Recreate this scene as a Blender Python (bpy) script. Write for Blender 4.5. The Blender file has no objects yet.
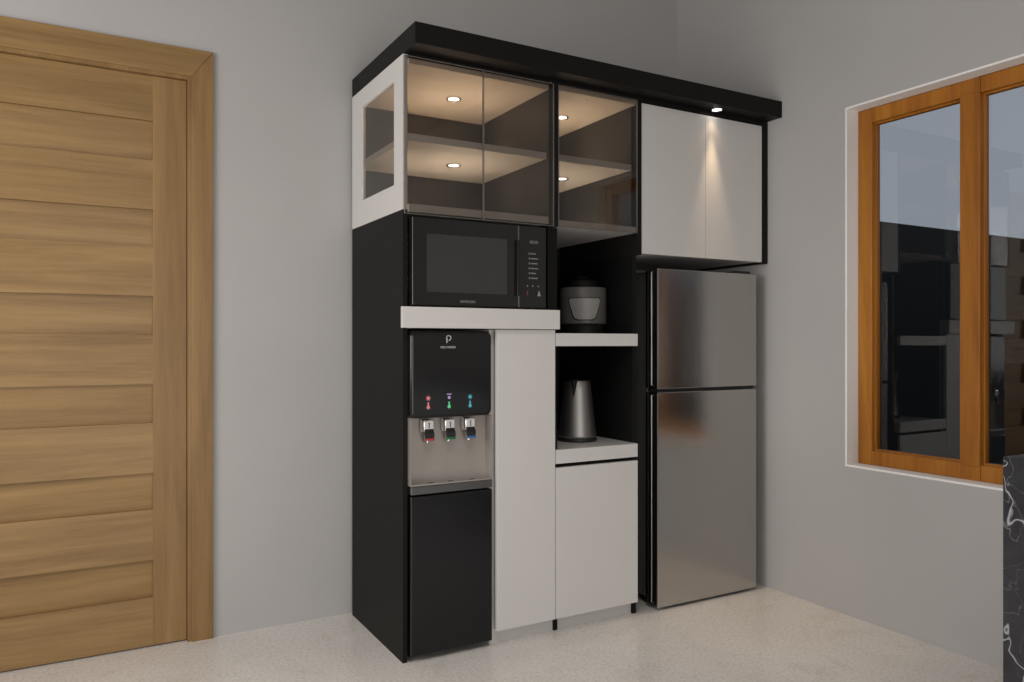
import bpy, bmesh, math, random
from mathutils import Vector, Matrix
random.seed(7)
S = bpy.context.scene
COL = S.collection

# ------------------------------------------------------------------ camera
FPX = 777.95
YAW = math.radians(29.5827)
cam = bpy.data.cameras.new('camera')
cam.sensor_width = 36.0
cam.lens = FPX / 1024.0 * 36.0
cam.shift_y = 2.24 / 1024.0
cam.clip_start = 0.02
camo = bpy.data.objects.new('camera', cam)
COL.objects.link(camo)
camo.location = (0, 0, 1.1)
camo.rotation_euler = (math.pi / 2, 0, -YAW)
S.camera = camo

# ------------------------------------------------------------------ view, world, added lights
S.view_settings.view_transform = 'Standard'
S.view_settings.look = 'None'
S.view_settings.exposure = 0.0
S.view_settings.gamma = 1.0
S.view_settings.use_curve_mapping = False

W = bpy.data.worlds.new('overcast_sky')
S.world = W
W.use_nodes = True
wn, wl = W.node_tree.nodes, W.node_tree.links
wn.clear()
wo = wn.new('ShaderNodeOutputWorld')
wb = wn.new('ShaderNodeBackground')
wb.inputs[0].default_value = (0.78, 0.86, 0.97, 1)
wb.inputs[1].default_value = 0.37
wl.new(wb.outputs[0], wo.inputs[0])

def area(name, loc, rot, sx, sy, power, color):
    d = bpy.data.lights.new(name, 'AREA')
    d.shape = 'RECTANGLE'
    d.size, d.size_y = sx, sy
    d.energy = power
    d.color = color
    o = bpy.data.objects.new(name, d)
    COL.objects.link(o)
    o.location = loc
    o.rotation_euler = rot
    return o

# area lights added in made-up rear and left openings, standing in for daylight
area('added_rear_light', (0.35, -2.78, 0.86), (math.pi / 2, 0, 0), 2.3, 1.6, 47, (1.0, 0.965, 0.93))
area('added_left_light', (-1.78, 1.45, 1.60), (math.pi / 2, 0, -math.pi / 2), 1.8, 1.5, 52, (1.0, 0.97, 0.94))

# unseen ceiling light added for overhead shading, without a lamp body
pl = area('added_ceiling_light', (0.30, 0.35, 2.93), (0, 0, 0), 1.1, 1.1, 27, (1.0, 0.95, 0.90))
pl.data.spread = math.radians(142)

# ------------------------------------------------------------------ materials
def mat(name):
    m = bpy.data.materials.new(name)
    m.use_nodes = True
    n = m.node_tree.nodes
    b = n['Principled BSDF']
    return m, n, m.node_tree.links, b

def noise(n, l, scale, detail=4, rough=0.5, vec=None, dist=0.0):
    t = n.new('ShaderNodeTexNoise')
    t.inputs['Scale'].default_value = scale
    t.inputs['Detail'].default_value = detail
    t.inputs['Roughness'].default_value = rough
    t.inputs['Distortion'].default_value = dist
    if vec is not None:
        l.new(vec, t.inputs['Vector'])
    return t

def coords(n, l, scale=(1, 1, 1)):
    c = n.new('ShaderNodeTexCoord')
    mp = n.new('ShaderNodeMapping')
    mp.inputs['Scale'].default_value = scale
    l.new(c.outputs['Object'], mp.inputs['Vector'])
    return mp.outputs['Vector']

def ramp(n, l, fac, stops):
    r = n.new('ShaderNodeValToRGB')
    e = r.color_ramp.elements
    while len(e) < len(stops):
        e.new(0.5)
    for k, (p, c) in enumerate(stops):
        e[k].position = p
        e[k].color = (c[0], c[1], c[2], 1)
    l.new(fac, r.inputs['Fac'])
    return r.outputs['Color']

def bump(n, l, b, height, strength, dist=0.002):
    bp = n.new('ShaderNodeBump')
    bp.inputs['Strength'].default_value = strength
    bp.inputs['Distance'].default_value = dist
    l.new(height, bp.inputs['Height'])
    l.new(bp.outputs['Normal'], b.inputs['Normal'])

def plain(name, c, rough=0.5, metal=0.0, var=0.04, scale=30, spec=0.5, coat=0.0):
    """a flat finish with a faint procedural unevenness"""
    m, n, l, b = mat(name)
    v = coords(n, l)
    t = noise(n, l, scale, 3, 0.5, v)
    lo = [max(0, x * (1 - var)) for x in c]
    hi = [min(1, x * (1 + var)) for x in c]
    l.new(ramp(n, l, t.outputs['Fac'], [(0.3, lo), (0.7, hi)]), b.inputs['Base Color'])
    b.inputs['Roughness'].default_value = rough
    b.inputs['Metallic'].default_value = metal
    b.inputs['Specular IOR Level'].default_value = spec
    b.inputs['Coat Weight'].default_value = coat
    b.inputs['Coat Roughness'].default_value = 0.06
    return m

def wall_paint(name, c):
    m, n, l, b = mat(name)
    v = coords(n, l)
    t = noise(n, l, 1.6, 4, 0.55, v)
    l.new(ramp(n, l, t.outputs['Fac'], [(0.25, [x * 0.965 for x in c]), (0.75, [x * 1.03 for x in c])]), b.inputs['Base Color'])
    b.inputs['Roughness'].default_value = 0.75
    b.inputs['Specular IOR Level'].default_value = 0.25
    f = noise(n, l, 180, 3, 0.6, v)
    bump(n, l, b, f.outputs['Fac'], 0.05, 0.001)
    return m

def wood(name, dark, mid, light, axis, rough=0.42, fine=1.0):
    """grain running along the given axis"""
    m, n, l, b = mat(name)
    a = [26 * fine, 26 * fine, 26 * fine]
    a['xyz'.index(axis)] = 1.5
    v = coords(n, l, a)
    big = noise(n, l, 0.55, 5, 0.6, v, 0.5)
    fi = noise(n, l, 3.2, 8, 0.75, v, 0.2)
    mx = n.new('ShaderNodeMath'); mx.operation = 'MULTIPLY_ADD'
    l.new(fi.outputs['Fac'], mx.inputs[0]); mx.inputs[1].default_value = 0.32
    m2 = n.new('ShaderNodeMath'); m2.operation = 'MULTIPLY'
    l.new(big.outputs['Fac'], m2.inputs[0]); m2.inputs[1].default_value = 0.68
    l.new(m2.outputs[0], mx.inputs[2])
    l.new(ramp(n, l, mx.outputs[0], [(0.34, dark), (0.5, mid), (0.66, light)]), b.inputs['Base Color'])
    b.inputs['Roughness'].default_value = rough
    b.inputs['Specular IOR Level'].default_value = 0.35
    bump(n, l, b, fi.outputs['Fac'], 0.12, 0.001)
    return m

def brushed(name, c, rough, axis='z', spread=0.06):
    m, n, l, b = mat(name)
    a = [260, 260, 260]
    a['xyz'.index(axis)] = 1.2
    v = coords(n, l, a)
    t = noise(n, l, 1.0, 3, 0.6, v)
    l.new(ramp(n, l, t.outputs['Fac'], [(0.3, [x * 0.985 for x in c]), (0.7, [x * 1.015 for x in c])]), b.inputs['Base Color'])
    b.inputs['Metallic'].default_value = 1.0
    mr = n.new('ShaderNodeMapRange')
    mr.inputs['To Min'].default_value = rough - spread
    mr.inputs['To Max'].default_value = rough + spread
    l.new(t.outputs['Fac'], mr.inputs['Value'])
    l.new(mr.outputs['Result'], b.inputs['Roughness'])
    return m

def glass(name, tint, ior, rough=0.0, gloss_tint=(1, 1, 1)):
    """thin pane: tinted clear body under a Fresnel reflection"""
    m = bpy.data.materials.new(name)
    m.use_nodes = True
    n, l = m.node_tree.nodes, m.node_tree.links
    n.clear()
    out = n.new('ShaderNodeOutputMaterial')
    tr = n.new('ShaderNodeBsdfTransparent')
    gl = n.new('ShaderNodeBsdfGlossy')
    gl.inputs['Roughness'].default_value = rough
    gl.inputs['Color'].default_value = (*gloss_tint, 1)
    c = n.new('ShaderNodeTexCoord')
    t = noise(n, l, 2.0, 2, 0.5, c.outputs['Object'])
    l.new(ramp(n, l, t.outputs['Fac'], [(0.2, [x * 0.985 for x in tint]), (0.8, tint)]), tr.inputs['Color'])
    fr = n.new('ShaderNodeFresnel')
    fr.inputs['IOR'].default_value = ior
    mx = n.new('ShaderNodeMixShader')
    ge = n.new('ShaderNodeNewGeometry')
    fm = n.new('ShaderNodeMath'); fm.operation = 'MULTIPLY'
    inv = n.new('ShaderNodeMath'); inv.operation = 'SUBTRACT'
    inv.inputs[0].default_value = 1.0
    l.new(ge.outputs['Backfacing'], inv.inputs[1])   # the far face of a pane adds no second mirror
    l.new(fr.outputs[0], fm.inputs[0]); l.new(inv.outputs[0], fm.inputs[1])
    l.new(fm.outputs[0], mx.inputs[0])
    l.new(tr.outputs[0], mx.inputs[1])
    l.new(gl.outputs[0], mx.inputs[2])
    l.new(mx.outputs[0], out.inputs['Surface'])
    return m

def glow(name, c, strength):
    m, n, l, b = mat(name)
    b.inputs['Base Color'].default_value = (c[0] * 0.5, c[1] * 0.5, c[2] * 0.5, 1)
    v = coords(n, l)
    t = noise(n, l, 60, 2, 0.5, v)
    l.new(ramp(n, l, t.outputs['Fac'], [(0.2, [x * 0.97 for x in c]), (0.8, c)]), b.inputs['Emission Color'])
    b.inputs['Emission Strength'].default_value = strength
    return m

def floor_stone():
    m, n, l, b = mat('polished_beige_stone')
    v = coords(n, l)
    big = noise(n, l, 1.7, 6, 0.62, v, 0.6)
    sp = noise(n, l, 85, 4, 0.7, v, 0.2)
    veins = noise(n, l, 3.2, 8, 0.7, v, 1.8)
    base = ramp(n, l, big.outputs['Fac'], [(0.25, (0.70, 0.66, 0.62)), (0.55, (0.76, 0.725, 0.685)), (0.8, (0.80, 0.77, 0.735))])
    spk = ramp(n, l, sp.outputs['Fac'], [(0.32, (0.78, 0.755, 0.73)), (0.5, (0.98, 0.975, 0.97)), (0.68, (1.09, 1.09, 1.085))])
    vn = ramp(n, l, veins.outputs['Fac'], [(0.32, (0.90, 0.87, 0.84)), (0.44, (1, 1, 1)), (0.7, (1.03, 1.03, 1.03))])
    a = n.new('ShaderNodeMix'); a.data_type = 'RGBA'; a.blend_type = 'MULTIPLY'; a.inputs[0].default_value = 0.9
    l.new(base, a.inputs[6]); l.new(spk, a.inputs[7])
    c = n.new('ShaderNodeMix'); c.data_type = 'RGBA'; c.blend_type = 'MULTIPLY'; c.inputs[0].default_value = 0.9
    l.new(a.outputs[2], c.inputs[6]); l.new(vn, c.inputs[7])
    l.new(c.outputs[2], b.inputs['Base Color'])
    b.inputs['Roughness'].default_value = 0.20
    b.inputs['Specular IOR Level'].default_value = 0.42
    return m

def marble():
    m, n, l, b = mat('black_marble')
    v = coords(n, l)
    wob = noise(n, l, 2.2, 4, 0.5, v)
    mixv = n.new('ShaderNodeVectorMath'); mixv.operation = 'MULTIPLY_ADD'
    l.new(wob.outputs['Color'], mixv.inputs[0]); mixv.inputs[1].default_value = (0.34, 0.34, 0.34)
    l.new(v, mixv.inputs[2])
    def vein(scale, w):
        t = noise(n, l, scale, 3, 0.45, mixv.outputs[0], 0.6)
        return ramp(n, l, t.outputs['Fac'], [(0.5 - w, (0, 0, 0)), (0.5, (1, 1, 1)), (0.5 + w, (0, 0, 0))])
    v1, v2 = vein(4.5, 0.007), vein(11.0, 0.010)
    fade = noise(n, l, 4.0, 3, 0.5, v)
    fm = ramp(n, l, fade.outputs['Fac'], [(0.45, (0.02, 0.02, 0.02)), (0.65, (.8, .8, .8))])
    mm = n.new('ShaderNodeMix'); mm.data_type = 'RGBA'; mm.blend_type = 'MULTIPLY'; mm.inputs[0].default_value = 1
    l.new(v2, mm.inputs[6]); l.new(fm, mm.inputs[7])
    ad = n.new('ShaderNodeMix'); ad.data_type = 'RGBA'; ad.blend_type = 'ADD'; ad.inputs[0].default_value = 0.45
    l.new(v1, ad.inputs[6]); l.new(mm.outputs[2], ad.inputs[7])
    cl = noise(n, l, 7, 6, 0.7, v)
    basec = ramp(n, l, cl.outputs['Fac'], [(0.3, (0.010, 0.010, 0.013)), (0.7, (0.035, 0.036, 0.043))])
    fin = n.new('ShaderNodeMix'); fin.data_type = 'RGBA'
    l.new(ad.outputs[2], fin.inputs[0]); l.new(basec, fin.inputs[6]); fin.inputs[7].default_value = (0.42, 0.43, 0.46, 1)
    l.new(fin.outputs[2], b.inputs['Base Color'])
    b.inputs['Roughness'].default_value = 0.22
    return m

M = dict(
    wall=wall_paint('grey_wall_paint', (0.465, 0.453, 0.441)),
    ceil=wall_paint('ceiling_paint', (0.26, 0.255, 0.25)),  # darkened to weaken the light bounced onto the upper walls
    reveal=wall_paint('white_plaster', (0.90, 0.885, 0.865)),
    outer=wall_paint('dark_outdoor_render', (0.030, 0.029, 0.028)),
    paving=wall_paint('outdoor_paving', (0.05, 0.05, 0.05)),
    floor=floor_stone(),
    marble=marble(),
    oakx=wood('oak_grain_across', (0.205, 0.119, 0.045), (0.290, 0.176, 0.069), (0.365, 0.229, 0.095), 'x'),
    oakz=wood('oak_grain_upright', (0.200, 0.113, 0.042), (0.270, 0.158, 0.061), (0.335, 0.203, 0.082), 'z'),
    teak=wood('orange_teak', (0.225, 0.072, 0.007), (0.360, 0.130, 0.014), (0.470, 0.195, 0.026), 'z', 0.35, 0.8),
    white=plain('white_laminate', (0.63, 0.613, 0.594), 0.40, 0, 0.012, 3, 0.4),
    peach=plain('warm_glow_laminate', (0.74, 0.66, 0.57), 0.55, 0, 0.02, 4, 0.3),  # white shelf boards with the lamps' warm glow put into the colour
    black=plain('black_laminate', (0.0108, 0.0102, 0.0098), 0.5, 0, 0.06, 12, 0.12),
    inner=plain('dark_laminate', (0.068, 0.063, 0.060), 0.45, 0, 0.06, 12, 0.35),
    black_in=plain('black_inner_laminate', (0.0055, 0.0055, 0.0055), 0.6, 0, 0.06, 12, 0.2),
    smoke=glass('smoked_glass', (0.70, 0.675, 0.65), 1.55),
    clear=glass('side_glass', (0.70, 0.68, 0.66), 1.45),
    window=glass('window_glass', (0.92, 0.93, 0.94), 1.75),
    edge=plain('polished_glass_edge', (0.16, 0.145, 0.135), 0.25, 0, 0.03, 20),
    steel=brushed('brushed_steel', (0.50, 0.485, 0.465), 0.20, 'z', 0.025),
    steel2=brushed('satin_steel', (0.60, 0.56, 0.52), 0.38),
    alcove=plain('satin_metal', (0.40, 0.365, 0.335), 0.5, 0.55, 0.02, 20),
    ksteel=brushed('kettle_steel', (0.33, 0.318, 0.305), 0.45, 'z', 0.03),
    dsteel=brushed('dark_steel', (0.045, 0.045, 0.048), 0.24, 'z', 0.02),
    tray=brushed('tray_steel', (0.20, 0.20, 0.20), 0.30, 'x', 0.02),
    chrome=plain('chrome', (0.72, 0.72, 0.72), 0.12, 1.0),
    trimm=plain('grey_metal_trim', (0.34, 0.34, 0.34), 0.3, 1.0),
    gloss=plain('black_gloss', (0.006, 0.006, 0.0065), 0.14, 0, 0.05, 12, 0.5),
    mwface=plain('black_mirror_face', (0.009, 0.0093, 0.010), 0.17, 0, 0.04, 12, 0.5),
    mwwin=plain('oven_window', (0.036, 0.0355, 0.035), 0.2, 0, 0.05, 60, 0.5),
    bplastic=plain('black_plastic', (0.012, 0.012, 0.012), 0.45, 0, 0.05, 40),
    gplastic=plain('grey_plastic', (0.105, 0.100, 0.095), 0.42, 0, 0.03, 40),
    lplastic=plain('light_grey_plastic', (0.26, 0.25, 0.24), 0.42, 0, 0.03, 40),
    ink=plain('pale_print', (0.62, 0.62, 0.62), 0.5),
    dimink=plain('dim_print', (0.26, 0.26, 0.26), 0.5),
    tagwhite=plain('white_plastic', (0.62, 0.61, 0.59), 0.4),
    red=plain('red_plastic', (0.42, 0.04, 0.045), 0.4),
    dimred=plain('dim_red_print', (0.20, 0.03, 0.035), 0.4),
    green=plain('green_plastic', (0.02, 0.16, 0.06), 0.4),
    blue=plain('blue_plastic', (0.05, 0.13, 0.32), 0.4),
    iconr=glow('red_icon_light', (0.95, 0.28, 0.30), 0.30),
    iconp=glow('violet_icon_light', (0.62, 0.45, 0.90), 0.25),
    icong=glow('green_icon_light', (0.15, 0.85, 0.38), 0.30),
    iconc=glow('cyan_icon_light', (0.10, 0.60, 0.70), 0.28),
    lamp=glow('lit_lamp_lens', (1.0, 0.93, 0.82), 9.0),
)

# ------------------------------------------------------------------ mesh helpers
def bm_box(x0, x1, y0, y1, z0, z1, bev=0.0, seg=2, bm=None):
    t = bmesh.new()
    bmesh.ops.create_cube(t, size=1.0)
    for v in t.verts:
        v.co = Vector((x0 + (v.co.x + .5) * (x1 - x0), y0 + (v.co.y + .5) * (y1 - y0), z0 + (v.co.z + .5) * (z1 - z0)))
    if bev > 0:
        bmesh.ops.bevel(t, geom=list(t.edges), offset=bev, segments=seg, profile=0.5, affect='EDGES')
    return join(bm, t)

def join(bm, t):
    if bm is None:
        return t
    me = bpy.data.meshes.new('tmp')
    t.to_mesh(me); t.free()
    bm.from_mesh(me)
    bpy.data.meshes.remove(me)
    return bm

def bm_prism(pts, axis, a0, a1, bev=0.0, bm=None, seg=2):
    """polygon swept along an axis; pts are the two other coordinates in xyz order"""
    t = bmesh.new()
    def mk(p, a):
        c = list(p); c.insert('xyz'.index(axis), a)
        return t.verts.new(c)
    A = [mk(p, a0) for p in pts]
    B = [mk(p, a1) for p in pts]
    n = len(pts)
    t.faces.new(A); t.faces.new(list(reversed(B)))
    for i in range(n):
        t.faces.new((A[i], B[i], B[(i + 1) % n], A[(i + 1) % n]))
    bmesh.ops.recalc_face_normals(t, faces=t.faces)
    if bev > 0:
        es = [e for e in t.edges if abs(e.verts[0].co['xyz'.index(axis)] - e.verts[1].co['xyz'.index(axis)]) < 1e-6]
        bmesh.ops.bevel(t, geom=es, offset=bev, segments=seg, profile=0.5, affect='EDGES')
    return join(bm, t)

def rrect(u0, u1, v0, v1, r, n=6):
    out = []
    for cx, cy, a0 in ((u1 - r, v1 - r, 0), (u0 + r, v1 - r, 90), (u0 + r, v0 + r, 180), (u1 - r, v0 + r, 270)):
        for k in range(n + 1):
            a = math.radians(a0 + 90 * k / n)
            out.append((cx + r * math.cos(a), cy + r * math.sin(a)))
    return out

def bm_lathe(prof, cx, cy, seg=48, bm=None, spout=None):
    t = bmesh.new()
    rings = []
    for r, z in prof:
        if r < 1e-6:
            rings.append([t.verts.new((cx, cy, z))])
        else:
            rings.append([t.verts.new((cx + r * math.cos(2 * math.pi * k / seg), cy + r * math.sin(2 * math.pi * k / seg), z)) for k in range(seg)])
    for a, b in zip(rings, rings[1:]):
        for k in range(seg):
            k2 = (k + 1) % seg
            if len(a) == 1 and len(b) == 1:
                continue
            if len(a) == 1:
                t.faces.new((a[0], b[k], b[k2]))
            elif len(b) == 1:
                t.faces.new((a[k], a[k2], b[0]))
            else:
                t.faces.new((a[k], a[k2], b[k2], b[k]))
    bmesh.ops.recalc_face_normals(t, faces=t.faces)
    return join(bm, t)

def bm_tube(pts, r, seg=10, bm=None):
    t = bmesh.new()
    pts = [Vector(p) for p in pts]
    rings = []
    for i, p in enumerate(pts):
        d = (pts[min(i + 1, len(pts) - 1)] - pts[max(i - 1, 0)]).normalized()
        up = Vector((0, 0, 1)) if abs(d.z) < 0.9 else Vector((1, 0, 0))
        u = d.cross(up).normalized(); w = d.cross(u).normalized()
        rr = r[i] if isinstance(r, (list, tuple)) else r
        rings.append([t.verts.new(p + rr * (math.cos(2 * math.pi * k / seg) * u + math.sin(2 * math.pi * k / seg) * w)) for k in range(seg)])
    for a, b in zip(rings, rings[1:]):
        for k in range(seg):
            t.faces.new((a[k], a[(k + 1) % seg], b[(k + 1) % seg], b[k]))
    t.faces.new(rings[0]); t.faces.new(list(reversed(rings[-1])))
    bmesh.ops.recalc_face_normals(t, faces=t.faces)
    return join(bm, t)

def bm_text(txt, size, x, y, z, rx=math.pi / 2, rz=0.0, ext=0.0004):
    """lettering standing on a front face, centred on x, baseline at z"""
    cu = bpy.data.curves.new('lettering', 'FONT')
    cu.body = txt
    cu.size = size
    cu.align_x = 'CENTER'
    cu.extrude = ext
    cu.resolution_u = 3
    o = bpy.data.objects.new('lettering', cu)
    COL.objects.link(o)
    dg = bpy.context.evaluated_depsgraph_get()
    me = bpy.data.meshes.new_from_object(o.evaluated_get(dg))
    bpy.data.objects.remove(o); bpy.data.curves.remove(cu)
    bm = bmesh.new(); bm.from_mesh(me); bpy.data.meshes.remove(me)
    bm.transform(Matrix.Translation((x, y, z)) @ Matrix.Rotation(rz, 4, 'Z') @ Matrix.Rotation(rx, 4, 'X'))
    return bm

def wloc(o):
    v = Vector((0, 0, 0))
    while o:
        v += o.location; o = o.parent
    return v

def obj(name, bm, m, parent=None, smooth=False, label=None):
    """one mesh object from world-space geometry; children share their thing's origin"""
    off = wloc(parent) if parent else Vector((0, 0, 0))
    if off.length:
        bm.transform(Matrix.Translation(-off))
    me = bpy.data.meshes.new(name)
    bm.to_mesh(me); bm.free()
    o = bpy.data.objects.new(name, me)
    COL.objects.link(o)
    mm = M[m] if isinstance(m, str) else m
    me.materials.append(mm)
    if smooth:
        for p in me.polygons:
            p.use_smooth = True
        try:
            me.set_sharp_from_angle(angle=math.radians(38))
        except Exception:
            pass
    if parent:
        o.parent = parent
    if label:
        o['label'] = label
    return o

def thing(name, loc, label, cat, group=None):
    o = bpy.data.objects.new(name, None)
    o.empty_display_size = 0.1
    COL.objects.link(o)
    o.location = loc
    o['label'] = label; o['category'] = cat
    if group:
        o['group'] = group
    return o

def tag(o, label, cat, group=None):
    o['label'] = label; o['category'] = cat
    if group:
        o['group'] = group
    return o

def struct(name, bm, m, parent=None, label=None, cat=None):
    o = obj(name, bm, m, parent)
    if parent is None:
        o['kind'] = 'structure'
        if label: o['label'] = label
        if cat: o['category'] = cat
    return o

def struct_root(name, loc, label, cat):
    o = thing(name, loc, label, cat)
    o['kind'] = 'structure'
    return o

# ------------------------------------------------------------------ the room
BW, RW = 3.085, 2.733          # back wall and right wall
LW, FW, CH = -1.75, -2.75, 2.95
struct('floor', bm_box(LW - .1, RW + .1, FW - .1, BW + .1, -0.1, 0), 'floor', label='polished beige stone floor', cat='floor')
struct('ceiling', bm_box(LW - .1, RW + .16, FW - .1, BW + .1, CH, CH + .1), 'ceil', label='flat ceiling above the frame, darkened to cut bounce light', cat='ceiling')
# back wall with the doorway
DX0, DX1, DH = -0.53, 0.389, 2.084     # clear opening of the door
b = bm_box(LW - .1, DX0, BW, BW + .12, 0, CH)
bm_box(DX1, RW + .12, BW, BW + .12, 0, CH, bm=b)
bm_box(DX0, DX1, BW, BW + .12, DH, CH, bm=b)
struct('wall_back', b, 'wall', label='grey painted wall behind the cabinets and door', cat='wall')
# right wall with the window hole
WY0, WY1, WZ0, WZ1 = 1.155, 2.076, 0.602, 2.0545
b = bm_box(RW, RW + .14, FW - .1, WY0, 0, CH)
bm_box(RW, RW + .14, WY1, BW, 0, CH, bm=b)
bm_box(RW, RW + .14, WY0, WY1, 0, WZ0, bm=b)
bm_box(RW, RW + .14, WY0, WY1, WZ1, CH, bm=b)
struct('wall_right', b, 'wall', label='grey painted wall with the wooden window', cat='wall')
# left and rear walls, with open gaps added for the area lights
b = bm_box(LW - .12, LW, FW, 0.5, 0, CH)
bm_box(LW - .12, LW, 2.4, BW, 0, CH, bm=b)
bm_box(LW - .12, LW, 0.5, 2.4, 2.40, CH, bm=b)
struct('wall_left', b, 'wall', label='grey painted wall on the left, out of view', cat='wall')
b = bm_box(LW - .1, -0.85, FW - .12, FW, 0, CH)
bm_box(1.55, RW + .12, FW - .12, FW, 0, CH, bm=b)
bm_box(-0.85, 1.55, FW - .12, FW, 1.75, CH, bm=b)
struct('wall_rear', b, 'wall', label='grey painted wall behind the viewer', cat='wall')
# white plastered reveal of the window
t = 0.008
b = bm_box(RW - .001, RW + .070, WY1 - t, WY1, WZ0, WZ1)
bm_box(RW - .001, RW + .070, WY0, WY0 + t, WZ0, WZ1, bm=b)
bm_box(RW - .001, RW + .070, WY0 + t, WY1 - t, WZ1 - t, WZ1, bm=b)
bm_box(RW - .001, RW + .070, WY0 + t, WY1 - t, WZ0, WZ0 + t, bm=b)
struct('trim_1', b, 'reveal', label='white plastered reveal around the wooden window', cat='window reveal')

# ------------------------------------------------------------------ window_1
FX0, FX1 = 2.803, 2.850
wy0, wy1, wz0, wz1 = WY0 + t, WY1 - t, WZ0 + t, WZ1 - t
win = struct_root('window_1', (FX0, (WY0 + WY1) / 2, WZ0), 'orange-brown wooden two-pane window in the right wall', 'window')
fw = 0.060
obj('frame_stile', bm_box(FX0, FX1, wy1 - fw, wy1, wz0, wz1, .003), 'teak', win)
obj('frame_stile', bm_box(FX0, FX1, wy0, wy0 + fw, wz0, wz1, .003), 'teak', win)
MY0, MY1 = 1.5785, 1.650
obj('mullion', bm_box(FX0 - .002, FX1, MY0, MY1, wz0 + .05, wz1 - .05, .003), 'teak', win)
b = bm_box(FX0 + .001, FX1, wy0 + fw, MY0, wz1 - .058, wz1, .003)
bm_box(FX0 + .001, FX1, MY1, wy1 - fw, wz1 - .058, wz1, .003, bm=b)
bm_box(FX0 + .001, FX1, MY0, MY1, wz1 - .05, wz1, .0, bm=b)
obj('top_rail', b, 'teak', win)
b = bm_box(FX0 + .001, FX1, wy0 + fw, MY0, wz0, wz0 + .057, .003)
bm_box(FX0 + .001, FX1, MY1, wy1 - fw, wz0, wz0 + .057, .003, bm=b)
bm_box(FX0 + .001, FX1, MY0, MY1, wz0, wz0 + .05, .0, bm=b)
obj('bottom_rail', b, 'teak', win)
for y0, y1 in ((wy0 + fw, MY0), (MY1, wy1 - fw)):
    s = .006
    z0, z1 = wz0 + .057, wz1 - .058
    b = bm_box(FX0 + .022, FX1 - .002, y0, y0 + s, z0, z1)
    bm_box(FX0 + .022, FX1 - .002, y1 - s, y1, z0, z1, bm=b)
    bm_box(FX0 + .022, FX1 - .002, y0 + s, y1 - s, z1 - s, z1, bm=b)
    bm_box(FX0 + .022, FX1 - .002, y0 + s, y1 - s, z0, z0 + s, bm=b)
    obj('glazing_bead', b, 'teak', win)
    obj('pane', bm_box(FX0 + .034, FX0 + .035, y0 + s, y1 - s, z0 + s, z1 - s), 'window', win)

# what the window looks out on: a dark rendered wall and paving
b = bm_box(3.15, 9.6, 4.2, 4.35, -0.05, 2.135)
bm_box(9.45, 9.6, -2.4, 4.2, -0.05, 2.135, bm=b)  # unseen far return, added to keep reflections dark
bm_box(2.90, 9.6, -2.55, -2.4, -0.05, 2.135, bm=b)  # unseen near return, added so the fridge mirrors something dark
struct('trim_2', b, 'outer', label='dark courtyard wall seen through the window, with added unseen returns', cat='outdoor wall')
struct('trim_3', bm_box(2.90, 9.6, -2.55, 4.35, -0.12, -0.05), 'paving', label='dark paving outside the window', cat='paving')

# ------------------------------------------------------------------ door_1
door = struct_root('door_1', ((DX0 + DX1) / 2, BW, 0), 'oak plank door with flat oak casing', 'door')
cw = 0.075
cy0 = BW - .013
b = bm_prism([(DX1, 0), (DX1 + cw, 0), (DX1 + cw, DH + .0985), (DX1, DH)], 'y', cy0, BW - .0005, .002)
obj('casing_upright', b, 'oakz', door)
b = bm_prism([(DX0 - cw, 0), (DX0, 0), (DX0, DH), (DX0 - cw, DH + .1)], 'y', cy0, BW - .0005, .002)
obj('casing_upright', b, 'oakz', door)
b = bm_prism([(DX0 - cw, DH + .1), (DX0, DH), (DX1, DH), (DX1 + cw, DH + .1)], 'y', cy0, BW - .0005, .002)
obj('casing_head', b, 'oakx', door)
# jamb lining with a small stop bead
b = bm_box(DX1 - .014, DX1, BW - .006, BW + .10, 0, DH)
bm_box(DX0, DX0 + .014, BW - .006, BW + .10, 0, DH, bm=b)
bm_box(DX0 + .014, DX1 - .014, BW - .006, BW + .10, DH - .014, DH, bm=b)
obj('jamb', b, 'oakz', door)
ly0, ly1 = BW + .008, BW + .05
sx0, sx1 = 0.2605, DX1 - .0155
lx0 = DX0 + .0155
leaf = obj('door_leaf', bm_box(lx0, sx1, ly0 + .033, ly1, .006, DH - .0155), 'oakx', door)
obj('stile', bm_box(sx0, sx1, ly0, ly0 + .033, .006, DH - .0155, .0015), 'oakz', leaf)
obj('stile', bm_box(lx0, lx0 + .118, ly0, ly0 + .033, .006, DH - .0155, .0015), 'oakz', leaf)
zs = [2.0685, 1.906, 1.763, 1.584, 1.452, 1.271, 1.1316, 0.9525, 0.811, 0.630, 0.497, 0.3155, 0.178, 0.006]
for k in range(13):
    z1, z0 = zs[k], zs[k + 1]
    x0, x1 = lx0 + .118, sx0
    if k % 2 == 0:      # proud plank, its lower edge standing out furthest
        b = bm_prism([(ly0 + .006, z1), (ly0 + .034, z1), (ly0 + .034, z0), (ly0 + .001, z0)], 'x', x0, x1)
        bm_ = 'oakx'
    else:               # set-back plank leaning a little back towards its foot
        b = bm_prism([(ly0 + .018, z1), (ly0 + .034, z1), (ly0 + .034, z0), (ly0 + .026, z0)], 'x', x0, x1)
        bm_ = 'oakx'
    o = obj('plank', b, bm_, leaf)
b = bm_box(lx0 + .035, lx0 + .085, ly0 - .008, ly0, 0.93, 1.13, .003)
plate = obj('handle', b, 'trimm', leaf)
b = bm_tube([(lx0 + .06, ly0 - .006, 1.06), (lx0 + .06, ly0 - .05, 1.06), (lx0 + .065, ly0 - .055, 1.06), (lx0 + .18, ly0 - .055, 1.06)], .009)
bm2 = plate.data
tb = bmesh.new(); tb.from_mesh(bm2); 
b.transform(Matrix.Translation(-wloc(plate)))
tmp = bpy.data.meshes.new('tmp'); b.to_mesh(tmp); b.free(); tb.from_mesh(tmp); bpy.data.meshes.remove(tmp)
tb.to_mesh(bm2); tb.free()

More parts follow.
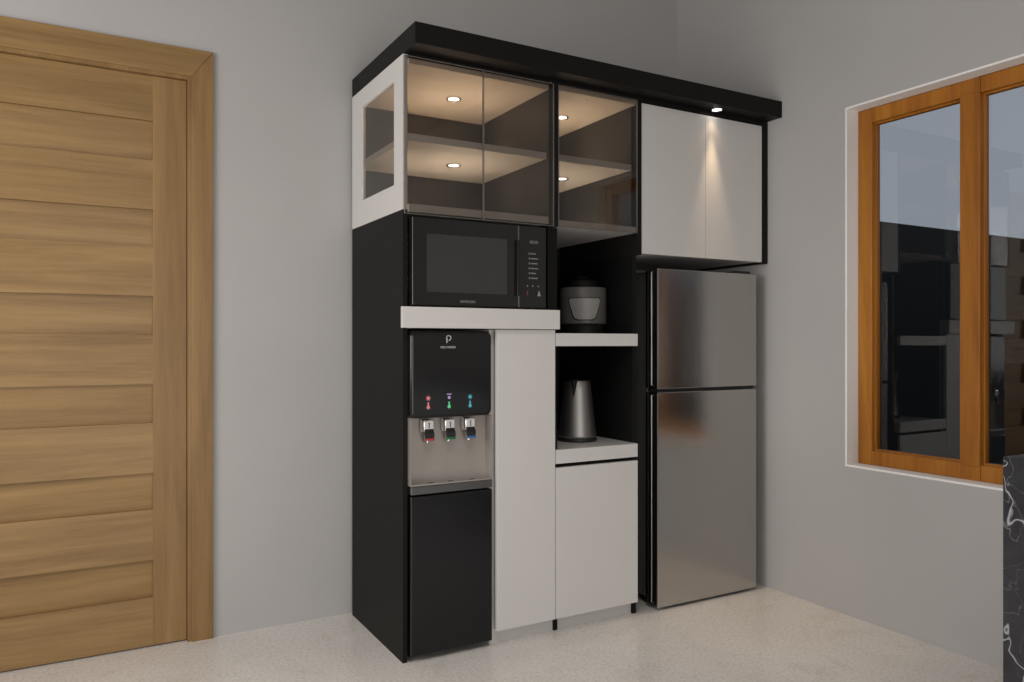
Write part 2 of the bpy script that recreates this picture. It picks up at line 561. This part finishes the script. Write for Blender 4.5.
# ------------------------------------------------------------------ tall appliance housing (black side, holds dispenser and microwave)
YB = 3.060
house = thing('tall_housing', (1.1712, 2.7718, 0), 'tall black end panel and backing around the water dispenser and microwave', 'cabinet')
obj('side_panel', bm_prism([(0.993, 2.508), (1.0095, 2.508), (1.0095, YB), (0.993, YB)], 'z', 0, 1.5606), 'black', house)
obj('back_panel', bm_box(1.0100, 1.5937, YB - .012, YB, 0.0649, 1.549), 'black_in', house)
obj('inner_panel', bm_box(1.5722, 1.5903, 2.4961, YB - .0125, 1.2255, 1.549), 'black_in', house)

# narrow white cupboard beside the dispenser
cup = thing('narrow_cupboard', (1.4643, 2.7718, 0), 'tall narrow white cupboard between the water dispenser and the kettle shelf', 'cabinet')
b = bm_box(1.3297, 1.341, 2.512, YB - .013, 0, 1.1493)
bm_box(1.3415, 1.5903, 2.5128, YB - .013, 0.06, 1.1493, bm=b)
obj('body', b, 'white', cup)
obj('door', bm_box(1.3435, 1.5923, 2.474, 2.4923, 0.057, 1.1498, .0012), 'white', cup)
obj('plinth', bm_box(1.3415, 1.6080, 2.518, 2.532, 0, 0.0595), 'white', cup)

# thick white counter slab carrying the microwave
slab = obj('counter_slab', bm_box(0.9705, 1.6010, 2.4540, 2.4720, 1.152, 1.2245, .0015), 'white')
tb = bmesh.new(); tb.from_mesh(slab.data)
bm_box(1.0103, 1.5903, 2.4715, YB - .013, 1.152, 1.2245, bm=tb)
tb.to_mesh(slab.data); tb.free()
tag(slab, 'thick white counter slab under the black microwave', 'counter')

# ------------------------------------------------------------------ open shelf column
colu = thing('open_shelf_cabinet', (1.7988, 2.7718, 0), 'tall black-lined open cabinet with two white shelves and a white lower door', 'cabinet')
obj('side_panel', bm_box(1.6085, 1.6265, 2.512, YB - .013, 0, .0645, bm=bm_box(1.5933, 1.6265, 2.514, YB - .013, 0.0645, 1.5415)), 'black_in', colu)
obj('side_panel', bm_box(1.9882, 2.006, 2.510, YB, 0.0, 1.4575), 'black_in', colu)
obj('back_panel', bm_box(1.6085, 1.9877, YB - .012, YB, 0.0, 1.5415), 'black_in', colu)
s1 = obj('shelf', bm_box(1.6085, 1.9877, 2.4932, YB - .0125, 1.0895, 1.1375), 'black_in', colu)
obj('edge_strip', bm_box(1.5952, 1.9877, 2.475, 2.4927, 1.089, 1.138, .001), 'white', s1, label='white front edge')
obj('shelf', bm_box(1.6270, 1.9877, 2.4950, YB - .0125, 0.643, 0.696, bm=bm_box(1.5952, 1.9877, 2.4754, 2.4950, 0.643, 0.696, .001)), 'white', colu)
obj('finger_rail', bm_box(1.6085, 1.9877, 2.498, 2.5124, 0.5995, 0.6425), 'black_in', colu)
obj('door', bm_box(1.5952, 1.9877, 2.475, 2.4918, 0.057, 0.628, .0012), 'white', colu)
obj('plinth', bm_box(1.6270, 1.9877, 2.520, 2.532, 0, 0.057), 'white', colu)

# ------------------------------------------------------------------ glass display cabinets
def plate_hole(x0, x1, Y0, Y1, Z0, Z1, y0, y1, z0, z1):
    b = bm_box(x0, x1, Y0, y0, Z0, Z1)
    bm_box(x0, x1, y1, Y1, Z0, Z1, bm=b)
    bm_box(x0, x1, y0, y1, Z0, z0, bm=b)
    bm_box(x0, x1, y0, y1, z1, Z1, bm=b)
    bmesh.ops.remove_doubles(b, verts=b.verts, dist=1e-5)
    return b

DZ0, DZ1 = 1.5526, 2.0955
d1 = thing('glass_display_cabinet', (1.2882, 2.7718, 1.549), 'wide two-door smoked glass display cabinet above the microwave, with glazed white side', 'cabinet')
b = plate_hole(0.993, 1.0095, 2.508, YB, 1.561, 2.0949, 2.593, 2.944, 1.658, 2.023)
sp = obj('side_panel', b, 'white', d1)
obj('side_pane', bm_box(1.0005, 1.0015, 2.5932, 2.9438, 1.6582, 2.0228), 'clear', sp)
obj('bottom_panel', bm_box(1.0100, 1.5766, 2.4961, YB - .013, 1.5526, 1.5794), 'white', d1)
obj('top_panel', bm_box(1.0100, 1.5766, 2.4961, YB - .013, 2.062, 2.0795), 'peach', d1)
obj('top_rail', bm_box(1.0100, 1.5766, 2.4900, YB - .013, 2.0800, DZ1), 'black', d1)
sh = obj('shelf', bm_box(1.0100, 1.5766, 2.5143, YB - .013, 1.802, 1.826), 'peach', d1)
obj('edge_strip', bm_box(1.0100, 1.5766, 2.5124, 2.5143, 1.8018, 1.8262), 'white', sh, label='white front edge')
obj('back_panel', bm_box(1.0100, 1.5918, YB - .012, YB, 1.5526, DZ1), 'inner', d1)
obj('divider', bm_box(1.5771, 1.5913, 2.4961, YB - .0125, 1.5526, DZ1), 'inner', d1)
def glass_door(root, x0, x1, z0, z1):
    e = .0016
    d = obj('glass_door', bm_box(x0 + e, x1 - e, 2.4788, 2.4802, z0 + e, z1 - e), 'smoke', root)
    b = bm_box(x0, x0 + e, 2.4759, 2.4831, z0, z1)
    bm_box(x1 - e, x1, 2.4759, 2.4831, z0, z1, bm=b)
    bm_box(x0 + e, x1 - e, 2.4759, 2.4831, z0, z0 + e, bm=b)
    bm_box(x0 + e, x1 - e, 2.4759, 2.4831, z1 - e, z1, bm=b)
    obj('polished_edge', b, 'edge', d)
glass_door(d1, 0.9871, 1.2887, 1.5415, 2.08)
glass_door(d1, 1.2897, 1.5879, 1.5415, 2.08)

d2 = thing('glass_display_cabinet', (1.7988, 2.7718, 1.549), 'narrow one-door smoked glass display cabinet between the wide one and the white doors', 'cabinet')
obj('side_panel', bm_box(1.5923, 1.608, 2.4778, YB - .013, 1.542, DZ1), 'black', d2)
obj('side_panel', bm_box(1.9882, 2.006, 2.474, YB, 1.4580, DZ1), 'black', d2)
obj('inner_lining', bm_box(1.9843, 1.988, 2.5143, YB - .013, 1.5694, 2.0638), 'inner', d2)
obj('bottom_panel', bm_box(1.6085, 1.9877, 2.4836, YB - .013, 1.5453, 1.5685), 'white', d2)
obj('top_panel', bm_box(1.6085, 1.9877, 2.4836, YB - .013, 2.062, 2.0795), 'peach', d2)
obj('top_rail', bm_box(1.6085, 1.9877, 2.4836, YB - .013, 2.0800, DZ1), 'black', d2)
sh = obj('shelf', bm_box(1.6085, 1.9838, 2.5143, YB - .013, 1.802, 1.826), 'peach', d2)
obj('edge_strip', bm_box(1.6085, 1.9838, 2.5124, 2.5143, 1.8018, 1.8262), 'white', sh, label='white front edge')
obj('back_panel', bm_box(1.6085, 1.9877, YB - .012, YB, 1.542, DZ1), 'inner', d2)
glass_door(d2, 1.6095, 1.9867, 1.5434, 2.08)

# ------------------------------------------------------------------ white wall cabinet over the fridge
wc = thing('wall_cabinet', (2.3528, 2.7718, 1.462), 'white two-door wall cabinet hanging above the fridge', 'cabinet')
obj('body', bm_box(2.0065, 2.6906, 2.4937, YB, 1.4645, DZ1), 'white', wc)
obj('side_panel', bm_box(2.6913, 2.7291, 2.4778, YB, 1.4572, DZ1), 'black', wc)
obj('door', bm_box(2.0085, 2.3528, 2.475, 2.4927, 1.4626, 2.071, .0012), 'white', wc)
obj('door', bm_box(2.3543, 2.69, 2.475, 2.4927, 1.4626, 2.071, .0012), 'white', wc)
obj('top_rail', bm_box(2.0085, 2.69, 2.4836, 2.493, 2.0722, DZ1), 'black', wc)

# black canopy board over the whole run
can = tag(obj('canopy_board', bm_prism([(0.993, 2.398), (2.7315, 2.398), (2.7315, YB), (0.993, YB)], 'z', 2.0965, 2.167), 'black'), 'long thick black canopy board running over all the upper cabinets', 'canopy')

# ------------------------------------------------------------------ downlights
def downlight(x, y, z, label, power, cone, blend, r=.030, col=(1.0, 0.90, 0.77), beam=0):
    root = thing('downlight', (x, y, z), label, 'downlight', 'round cabinet downlights')
    obj('bezel', bm_lathe([(r * .70, z - .0005), (r * .74, z - .006), (r * .9, z - .008), (r, z - .005), (r, z - .0003)], x, y, 40), 'chrome', root, True)
    obj('lens', bm_lathe([(0, z - .0045), (r * .68, z - .0045), (r * .70, z - .0005)], x, y, 32), 'lamp', root, True)
    ld = bpy.data.lights.new('downlight_lamp', 'SPOT')
    ld.energy = power; ld.spot_size = math.radians(cone); ld.spot_blend = blend
    ld.shadow_soft_size = .012; ld.color = col
    lo = bpy.data.objects.new('downlight_lamp', ld)
    COL.objects.link(lo)
    lo.parent = root
    lo.location = (0, 0, -.012)
    if beam:
        l2 = bpy.data.lights.new('downlight_beam', 'SPOT')
        l2.energy, l2.spot_size, l2.spot_blend = beam, math.radians(40), 1.0
        l2.shadow_soft_size = .012; l2.color = col
        o2 = bpy.data.objects.new('downlight_beam', l2)
        COL.objects.link(o2)
        o2.parent = root
        o2.location = (0, 0, -.012)
        o2.rotation_euler = (math.radians(-5), 0, 0)     # aimed a little out from the doors
    return root
downlight(1.3077, 2.767, 2.062, 'upper of the two round downlights in the wide two-door glass cabinet', 14, 95, .5)
downlight(1.3077, 2.767, 1.802, 'lower of the two round downlights, under the shelf of the wide glass cabinet', 14, 95, .5)
downlight(1.8136, 2.767, 2.062, 'upper of the two round downlights in the narrow one-door glass cabinet', 12.5, 95, .5)
downlight(1.8136, 2.767, 1.802, 'lower of the two round downlights, under the shelf of the narrow glass cabinet', 12.5, 95, .5)
downlight(2.387, 2.4435, 2.0965, 'round downlight under the black canopy, in front of the white cabinet doors', 0.6, 90, 1.0, .026, beam=22, col=(1.0, 0.72, 0.45))

# ------------------------------------------------------------------ fridge
fr = thing('fridge', (2.3728, 2.7622, 0), 'tall brushed steel two-door fridge in the corner', 'fridge')
obj('body', bm_box(2.1073, 2.655, 2.5605, 3.0312, 0.0329, 1.4011, .006), 'gplastic', fr)
def fridge_door(name, z0, z1):
    d = obj(name, bm_box(2.0915, 2.658, 2.4759, 2.4836, z0, z1, .003, 3), 'steel', fr)
    obj('door_core', bm_box(2.0935, 2.656, 2.4838, 2.5557, z0 + .003, z1 - .003, .003), 'gloss', d)
    # upright grip strip let into the opening edge of the door
    b = bm_tube([(2.092, 2.5047, z1 - .012), (2.092, 2.5153, z1 - .012), (2.092, 2.5153, z0 + .015), (2.092, 2.5047, z0 + .015)], .0028, 8)
    obj('grip_strip', b, 'trimm', d)
    obj('gasket', bm_box(2.092, 2.0934, 2.5384, 2.5422, z0 + .004, z1 - .004), 'trimm', d)
fridge_door('freezer_door', 0.9115, 1.407)
fridge_door('fridge_door', 0.0132, 0.8976)
obj('hinge_cap', bm_box(2.5529, 2.633, 2.4884, 2.5797, 1.4016, 1.419, .004), 'bplastic', fr)
obj('centre_rail', bm_box(2.1103, 2.653, 2.4932, 2.5595, 0.898, 0.911), 'bplastic', fr)
for x in (2.14, 2.62):
    for y in (2.60, 2.99):
        obj('foot', bm_lathe([(0, 0), (.018, 0), (.018, .010), (.011, .014), (.011, .0328), (0, .0328)], x, y, 20), 'bplastic', fr, True)

# ------------------------------------------------------------------ water dispenser
wd = thing('water_dispenser', (1.1712, 2.6565, 0), 'black and steel standing water dispenser with three taps', 'water dispenser')
X0, X1 = 1.0115, 1.3280
b = bm_box(X0, X1, 2.5364, 2.8391, 0.0197, 1.1385, .004)
obj('body', b, 'bplastic', wd)
b = bm_prism(rrect(X0, X1, 0.840, 1.1428, .022), 'y', 2.4855, 2.536, .010, seg=5)
cp = obj('control_panel', b, 'gloss', wd)
b = bm_prism(rrect(X0, X1, 0.840, 1.1428, .022), 'y', 2.487, 2.4932, 0)
# thin lighter rim of the panel
outer = rrect(X0 - .001, X1 + .001, 0.8392, 1.1439, .023)
inner = rrect(X0 + .004, X1 - .004, 0.844, 1.1385, .019)
b.free()
b = bmesh.new()
for (ya, yb) in ((2.508, 2.5110),):
    vo = [[b.verts.new((p[0], y, p[1])) for p in ps] for ps in (outer, inner) for y in (ya, yb)]
    n = len(outer)
    for i in range(n):
        j = (i + 1) % n
        b.faces.new((vo[0][i], vo[0][j], vo[2][j], vo[2][i]))
        b.faces.new((vo[0][i], vo[1][i], vo[1][j], vo[0][j]))
        b.faces.new((vo[2][i], vo[2][j], vo[3][j], vo[3][i]))
bmesh.ops.recalc_face_normals(b, faces=b.faces)
obj('rim', b, 'dsteel', cp)
yP = 2.4852
# maker's mark and name
b = bm_tube([(1.1484, yP, 1.1013), (1.1484, yP, 1.1189)], .0017, 8)
arc = [(1.1484, yP, 1.1235)]
pts = []
for k in range(13):
    a = math.radians(200 - 290 * k / 12)
    pts.append((1.1552 + .0085 * math.cos(a), yP, 1.1185 + .0085 * math.sin(a)))
bm_tube(pts, .0017, 8, bm=b)
obj('emblem', b, 'ink', cp)
obj('lettering', bm_text('POLYTRON', .0110, 1.1532, yP, 1.082), 'ink', cp)
disp = obj('touch_strip', bm_prism(rrect(1.0448, 1.2804, 0.8652, 0.9295, .022), 'y', 2.4844, 2.4853), M['mwface'], cp)
def disc(x, z, r, y=2.4836):
    return bm_prism([(x + r * math.cos(2 * math.pi * k / 16), z + r * math.sin(2 * math.pi * k / 16)) for k in range(16)], 'y', y, y + .0007)
for x, mt, mt2 in ((1.077, 'iconr', 'iconr'), (1.1565, 'iconp', 'icong'), (1.2385, 'iconc', 'iconc')):
    b = disc(x, 0.9095, .0055)
    if mt == 'iconp':
        bm_box(x - .009, x + .009, 2.4836, 2.4843, 0.9195, 0.923, bm=b)
    else:
        for k in range(6):
            a = k * math.pi / 3
            join(b, disc(x + .0075 * math.cos(a), .9095 + .0075 * math.sin(a), .0016))
    obj('icon', b, mt, disp)
    b = disc(x, 0.8778, .0062)
    bm_prism(rrect(x - .0028, x + .0028, 0.8796, 0.8958, .0026, 4), 'y', 2.4837, 2.4842, bm=b)
    obj('icon', b, mt2, disp)
# tap alcove: sheet curving out at its foot
prof = [(2.535, .8390)]
for k in range(9):
    a = math.radians(90 * k / 8)
    prof.append((2.530 - .040 * (1 - math.cos(a)), .654 - .040 * math.sin(a)))
yl = prof[-1][0]
prof += [(2.4845, .613), (2.4845, .608), (2.5360, .608), (2.5360, .8390)]
alc = obj('tap_alcove', bm_prism(prof, 'x', X0 + .003, X1 - .003), 'alcove', wd, True)
for x0, x1 in ((X0, X0 + .0028), (X1 - .0028, X1)):
    obj('alcove_cheek', bm_box(x0, x1, 2.4855, 2.536, 0.6085, 0.8390), 'alcove', alc)
for x in (1.09, 1.165, 1.25):
    obj('drain_hole', bm_prism([(x + .010 * math.cos(2 * math.pi * k / 12), 2.492 + .003 * math.sin(2 * math.pi * k / 12)) for k in range(12)], 'z', 0.6145, 0.6158), 'bplastic', alc)
for x, mt in ((1.0830, 'red'), (1.1640, 'green'), (1.2435, 'blue')):
    b = bm_box(x - .019, x + .019, 2.4932, 2.5297, 0.7890, 0.8345, .004)
    bm_tube([(x, 2.5086, 0.7900), (x, 2.5086, 0.7622), (x, 2.5067, 0.7523)], [.010, .010, .008], 14, bm=b)
    tp = obj('tap', b, 'chrome', wd, True)
    obj('name_plate', bm_box(x - .0165, x + .0165, 2.4903, 2.4937, 0.8018, 0.8286, .001), 'tagwhite', tp)
    b = bm_box(x - .0015, x + .0015, 2.4894, 2.4904, 0.8048, 0.8197)
    bm_box(x - .004, x + .004, 2.4894, 2.4904, 0.8207, 0.8231, bm=b)
    obj('plate_mark', b, 'bplastic', tp)
    lv = obj('lever', bm_prism([(2.4923, 0.8009), (2.4798, 0.7870), (2.4817, 0.7702), (2.4874, 0.7702), (2.498, 0.7890), (2.498, 0.8009)], 'x', x - .0165, x + .0165, .001), 'bplastic', tp)
    obj('lever_tip', bm_box(x - .0165, x + .0165, 2.4788, 2.4884, 0.7622, 0.7704, .0015), mt, lv, label={'red': 'red lever tip', 'green': 'green lever tip', 'blue': 'blue lever tip'}[mt])
obj('drip_tray', bm_box(X0, X1, 2.4826, 2.536, 0.5786, 0.6075, .003), 'tray', wd)
ld = obj('lower_door', bm_box(X0, X1, 2.4836, 2.536, 0.0241, 0.5738, .004, 3), 'dsteel', wd)
for x in (X0 + .035, X1 - .035):
    for y in (2.56, 2.81):
        obj('foot', bm_lathe([(0, 0), (.016, 0), (.016, .012), (.012, .0195), (0, .0195)], x, y, 18), 'bplastic', wd, True)

# ------------------------------------------------------------------ microwave
mw = thing('microwave', (1.2833, 2.6469, 1.2245), 'black microwave oven on the thick white counter slab', 'microwave')
x0, x1, z0, z1 = 1.0155, 1.5545, 1.2305, 1.534
yf = 2.478
bod = obj('body', bm_box(x0 + .004, x1 - .004, yf + .032, 2.8391, z0 + .004, z1 - .002, .004), 'bplastic', mw)
for r in range(7):
    obj('vent_slot', bm_box(x0 + .0028, x0 + .0045, yf + .05, yf + .15, z0 + .06 + .03 * r, z0 + .066 + .03 * r), 'dimink', bod)
xd = 1.434
dr = obj('door', bm_box(x0, xd, yf, yf + .030, z0, z1, .0025, 3), 'mwface', mw)
obj('window', bm_prism(rrect(1.0681, 1.386, 1.2777, 1.4791, .006), 'y', yf - .0012, yf + .001), 'mwwin', dr)
obj('lettering', bm_text('SAMSUNG', .0135, 1.2267, yf - .0002, 1.243), 'dimink', dr)
obj('handle', bm_prism(rrect(1.4222, 1.4334, 1.2737, 1.4791, .004), 'y', yf - .012, yf - .0002, .001), 'gloss', dr)
obj('door_edge', bm_box(xd - .001, xd + .0022, yf - .001, yf + .002, z0 + .002, z1 - .002), 'trimm', dr)
pn = obj('control_panel', bm_box(xd + .0025, x1, yf, yf + .030, z0, z1, .0025, 3), 'mwface', mw)
obj('clock_display', bm_text('00:00', .0165, 1.5006, yf - .0004, 1.4702), 'dimink', pn)
for k in range(6):
    z = 1.4330 - k * .0182
    b = bm_box(1.4785, 1.4819, yf - .0008, yf + .0005, z - .004, z + .003)
    wdt = (.026, .033, .033, .035, .026, .031)[k]
    q = 1.4860
    while q < 1.4860 + wdt - .003:
        w = random.choice((.0025, .0035, .003))
        bm_box(q, min(q + w, 1.4860 + wdt), yf - .0008, yf + .0005, z - .0025, z + random.choice((.0012, .002, .0012)), bm=b)
        q += w + .0009
    obj('key_legend', b, 'dimink', pn)
for x in (1.4725, 1.4955, 1.5195):
    obj('key_legend', disc(x, 1.3124, .0028, yf - .0006), 'dimink', pn)
b = bm_box(1.4697, 1.4746, yf - .0008, yf + .0005, 1.2777, 1.2933)
obj('stop_mark', b, 'dimred', pn, label='small red stop mark')
b = bm_prism([(1.5153, 1.2757), (1.53, 1.2757), (1.5226, 1.2973)], 'y', yf - .0008, yf + .0005)
obj('start_mark', b, 'dimink', pn)
for x in (1.05, 1.515):
    for y in (2.54, 2.80):
        obj('foot', bm_lathe([(0, 1.2248), (.014, 1.2248), (.012, 1.2344), (0, 1.2344)], x, y, 16), 'bplastic', mw, True)

# ------------------------------------------------------------------ rice cooker
RX, RY, RZ = 1.890, 2.720, 1.1382
rc = thing('rice_cooker', (RX, RY, RZ), 'small grey rice cooker in the upper open niche', 'rice cooker')
R0 = .098
obj('base', bm_lathe([(0, RZ), (R0 - .012, RZ), (R0 - .010, RZ + .036), (R0 - .006, RZ + .041), (0, RZ + .041)], RX, RY, 56), 'bplastic', rc, True)
obj('body', bm_lathe([(0, RZ + .0412), (R0 - .004, RZ + .0412), (R0, RZ + .046), (R0, RZ + .188), (R0 - .003, RZ + .194), (R0 - .010, RZ + .196), (0, RZ + .196)], RX, RY, 64), 'gplastic', rc, True)
lid = obj('lid', bm_lathe([(0, RZ + .1963), (R0 - .034, RZ + .1963), (R0 - .034, RZ + .218), (R0 - .040, RZ + .226), (R0 - .06, RZ + .229), (0, RZ + .230)], RX, RY, 56), 'black_in', rc, True)
obj('lid_handle', bm_tube([(RX - .030, RY, RZ + .226), (RX - .026, RY, RZ + .240), (RX + .026, RY, RZ + .240), (RX + .030, RY, RZ + .226)], .006), 'black_in', lid, True)
# front plate wrapped on the body, turned a little towards the room
fa = math.atan2(-RY, -RX) + .085
def wrap(outline, rad0, rad1):
    """outline in (arc length, height) laid on a cylinder about the cooker's axis"""
    t = bmesh.new()
    N = 14
    us = [p[0] for p in outline]
    zsort = sorted(set(round(p[1], 5) for p in outline))
    zz0, zz1 = min(p[1] for p in outline), max(p[1] for p in outline)
    rows = []
    for k in range(15):
        z = zz0 + (zz1 - zz0) * k / 14
        xs = []
        for i in range(len(outline)):
            a, c = outline[i], outline[(i + 1) % len(outline)]
            if (a[1] - z) * (c[1] - z) <= 0 and abs(a[1] - c[1]) > 1e-9:
                xs.append(a[0] + (z - a[1]) / (c[1] - a[1]) * (c[0] - a[0]))
        xs = xs or [0, 0]
        rows.append((z, min(xs), max(xs)))
    def pos(u, z, r):
        ang = fa + u / R0
        return (RX + r * math.cos(ang), RY + r * math.sin(ang), RZ + z)
    F, B = [], []
    for z, a, c in rows:
        F.append([t.verts.new(pos(a + (c - a) * j / N, z, rad1)) for j in range(N + 1)])
        B.append([t.verts.new(pos(a + (c - a) * j / N, z, rad0)) for j in range(N + 1)])
    for i in range(14):
        for j in range(N):
            t.faces.new((F[i][j], F[i][j + 1], F[i + 1][j + 1], F[i + 1][j]))
        t.faces.new((F[i][0], F[i + 1][0], B[i + 1][0], B[i][0]))
        t.faces.new((F[i][N], F[i + 1][N], B[i + 1][N], B[i][N]))
    for j in range(N):
        t.faces.new((F[0][j], F[0][j + 1], B[0][j + 1], B[0][j]))
        t.faces.new((F[14][j], F[14][j + 1], B[14][j + 1], B[14][j]))
    bmesh.ops.remove_doubles(t, verts=t.verts, dist=1e-6)
    bmesh.ops.recalc_face_normals(t, faces=t.faces)
    return t
def trap(wt, wb, za, zb, r):
    """shield outline: wide top, narrow rounded foot"""
    out = []
    for cx, cz, a0, a1, rr in ((wt - r, zb - r, 0, 90, r), (-wt + r, zb - r, 90, 180, r), (-wb + 2.2 * r, za + 2.2 * r, 200, 270, 2.2 * r), (wb - 2.2 * r, za + 2.2 * r, 270, 340, 2.2 * r)):
        for k in range(9):
            a = math.radians(a0 + (a1 - a0) * k / 8)
            out.append((cx + rr * math.cos(a), cz + rr * math.sin(a)))
    return out
obj('plate_surround', wrap(trap(.074, .053, .055, .151, .010), R0 - .002, R0 + .0012), 'bplastic', rc, True)
obj('front_plate', wrap(trap(.068, .047, .060, .147, .009), R0 - .002, R0 + .004), 'lplastic', rc, True)

# ------------------------------------------------------------------ kettle
KX, KY, KZ = 1.833, 2.680, .6963
kt = thing('kettle', (KX, KY, KZ), 'tapered brushed steel kettle on the lower open shelf', 'kettle')
obj('power_base', bm_lathe([(0, KZ), (.080, KZ), (.082, KZ + .006), (.080, KZ + .014), (0, KZ + .014)], KX, KY, 56), 'bplastic', kt, True)
kb = bm_lathe([(0, KZ + .0145), (.076, KZ + .0145), (.0785, KZ + .018), (.0785, KZ + .026), (.0745, KZ + .06), (.066, KZ + .14), (.0575, KZ + .215), (.0545, KZ + .247), (.053, KZ + .249), (.052, KZ + .246), (.0515, KZ + .236), (0, KZ + .236)], KX, KY, 72)
obj('body', kb, 'ksteel', kt, True)
obj('lid', bm_lathe([(.0505, KZ + .2365), (.0505, KZ + .244), (.046, KZ + .252), (.02, KZ + .256), (0, KZ + .256)], KX, KY, 48), 'bplastic', kt, True)
# V-shaped pouring lip facing the room
sa = -2.3976
def kp(du, z, out):
    a = sa + du
    k = (z - .06) / (.247 - .06)
    r = .0745 + (.0545 - .0745) * k
    return Vector((KX + (r + out) * math.cos(a), KY + (r + out) * math.sin(a), KZ + z))
t_ = bmesh.new()
foot = t_.verts.new(kp(0, .178, .0))
tl, tr_, tm = t_.verts.new(kp(-.24, .249, -.001)), t_.verts.new(kp(.24, .249, -.001)), t_.verts.new(kp(0, .256, .024))
mid = t_.verts.new(kp(0, .215, .012))
t_.faces.new((foot, mid, tl)); t_.faces.new((mid, tm, tl)); t_.faces.new((foot, tr_, mid)); t_.faces.new((mid, tr_, tm))
bmesh.ops.recalc_face_normals(t_, faces=t_.faces)
r_ = bmesh.ops.solidify(t_, geom=list(t_.faces), thickness=.0012)
obj('spout', t_, 'bplastic', kt)
ha = sa + math.pi
def kh(r, z):
    return (KX + r * math.cos(ha), KY + r * math.sin(ha), KZ + z)
obj('handle', bm_tube([kh(.05, .235), kh(.075, .243), kh(.098, .232), kh(.108, .20), kh(.106, .12), kh(.096, .07), kh(.078, .052)], [.009, .010, .010, .0095, .009, .009, .009], 14), 'bplastic', kt, True)

# ------------------------------------------------------------------ marble kitchen counter
kc = thing('kitchen_counter', (2.43, -0.2, 0), 'black marble kitchen counter with white veins below the window', 'counter')
obj('front_panel', bm_box(2.148, 2.168, -1.6, 1.150, 0, .7995, .001), 'marble', kc)
obj('end_panel', bm_box(2.1685, 2.7315, 1.130, 1.150, 0, .769, .001), 'marble', kc)
obj('worktop', bm_box(2.1685, 2.7315, -1.6, 1.150, .7695, .7998, .001), 'marble', kc)
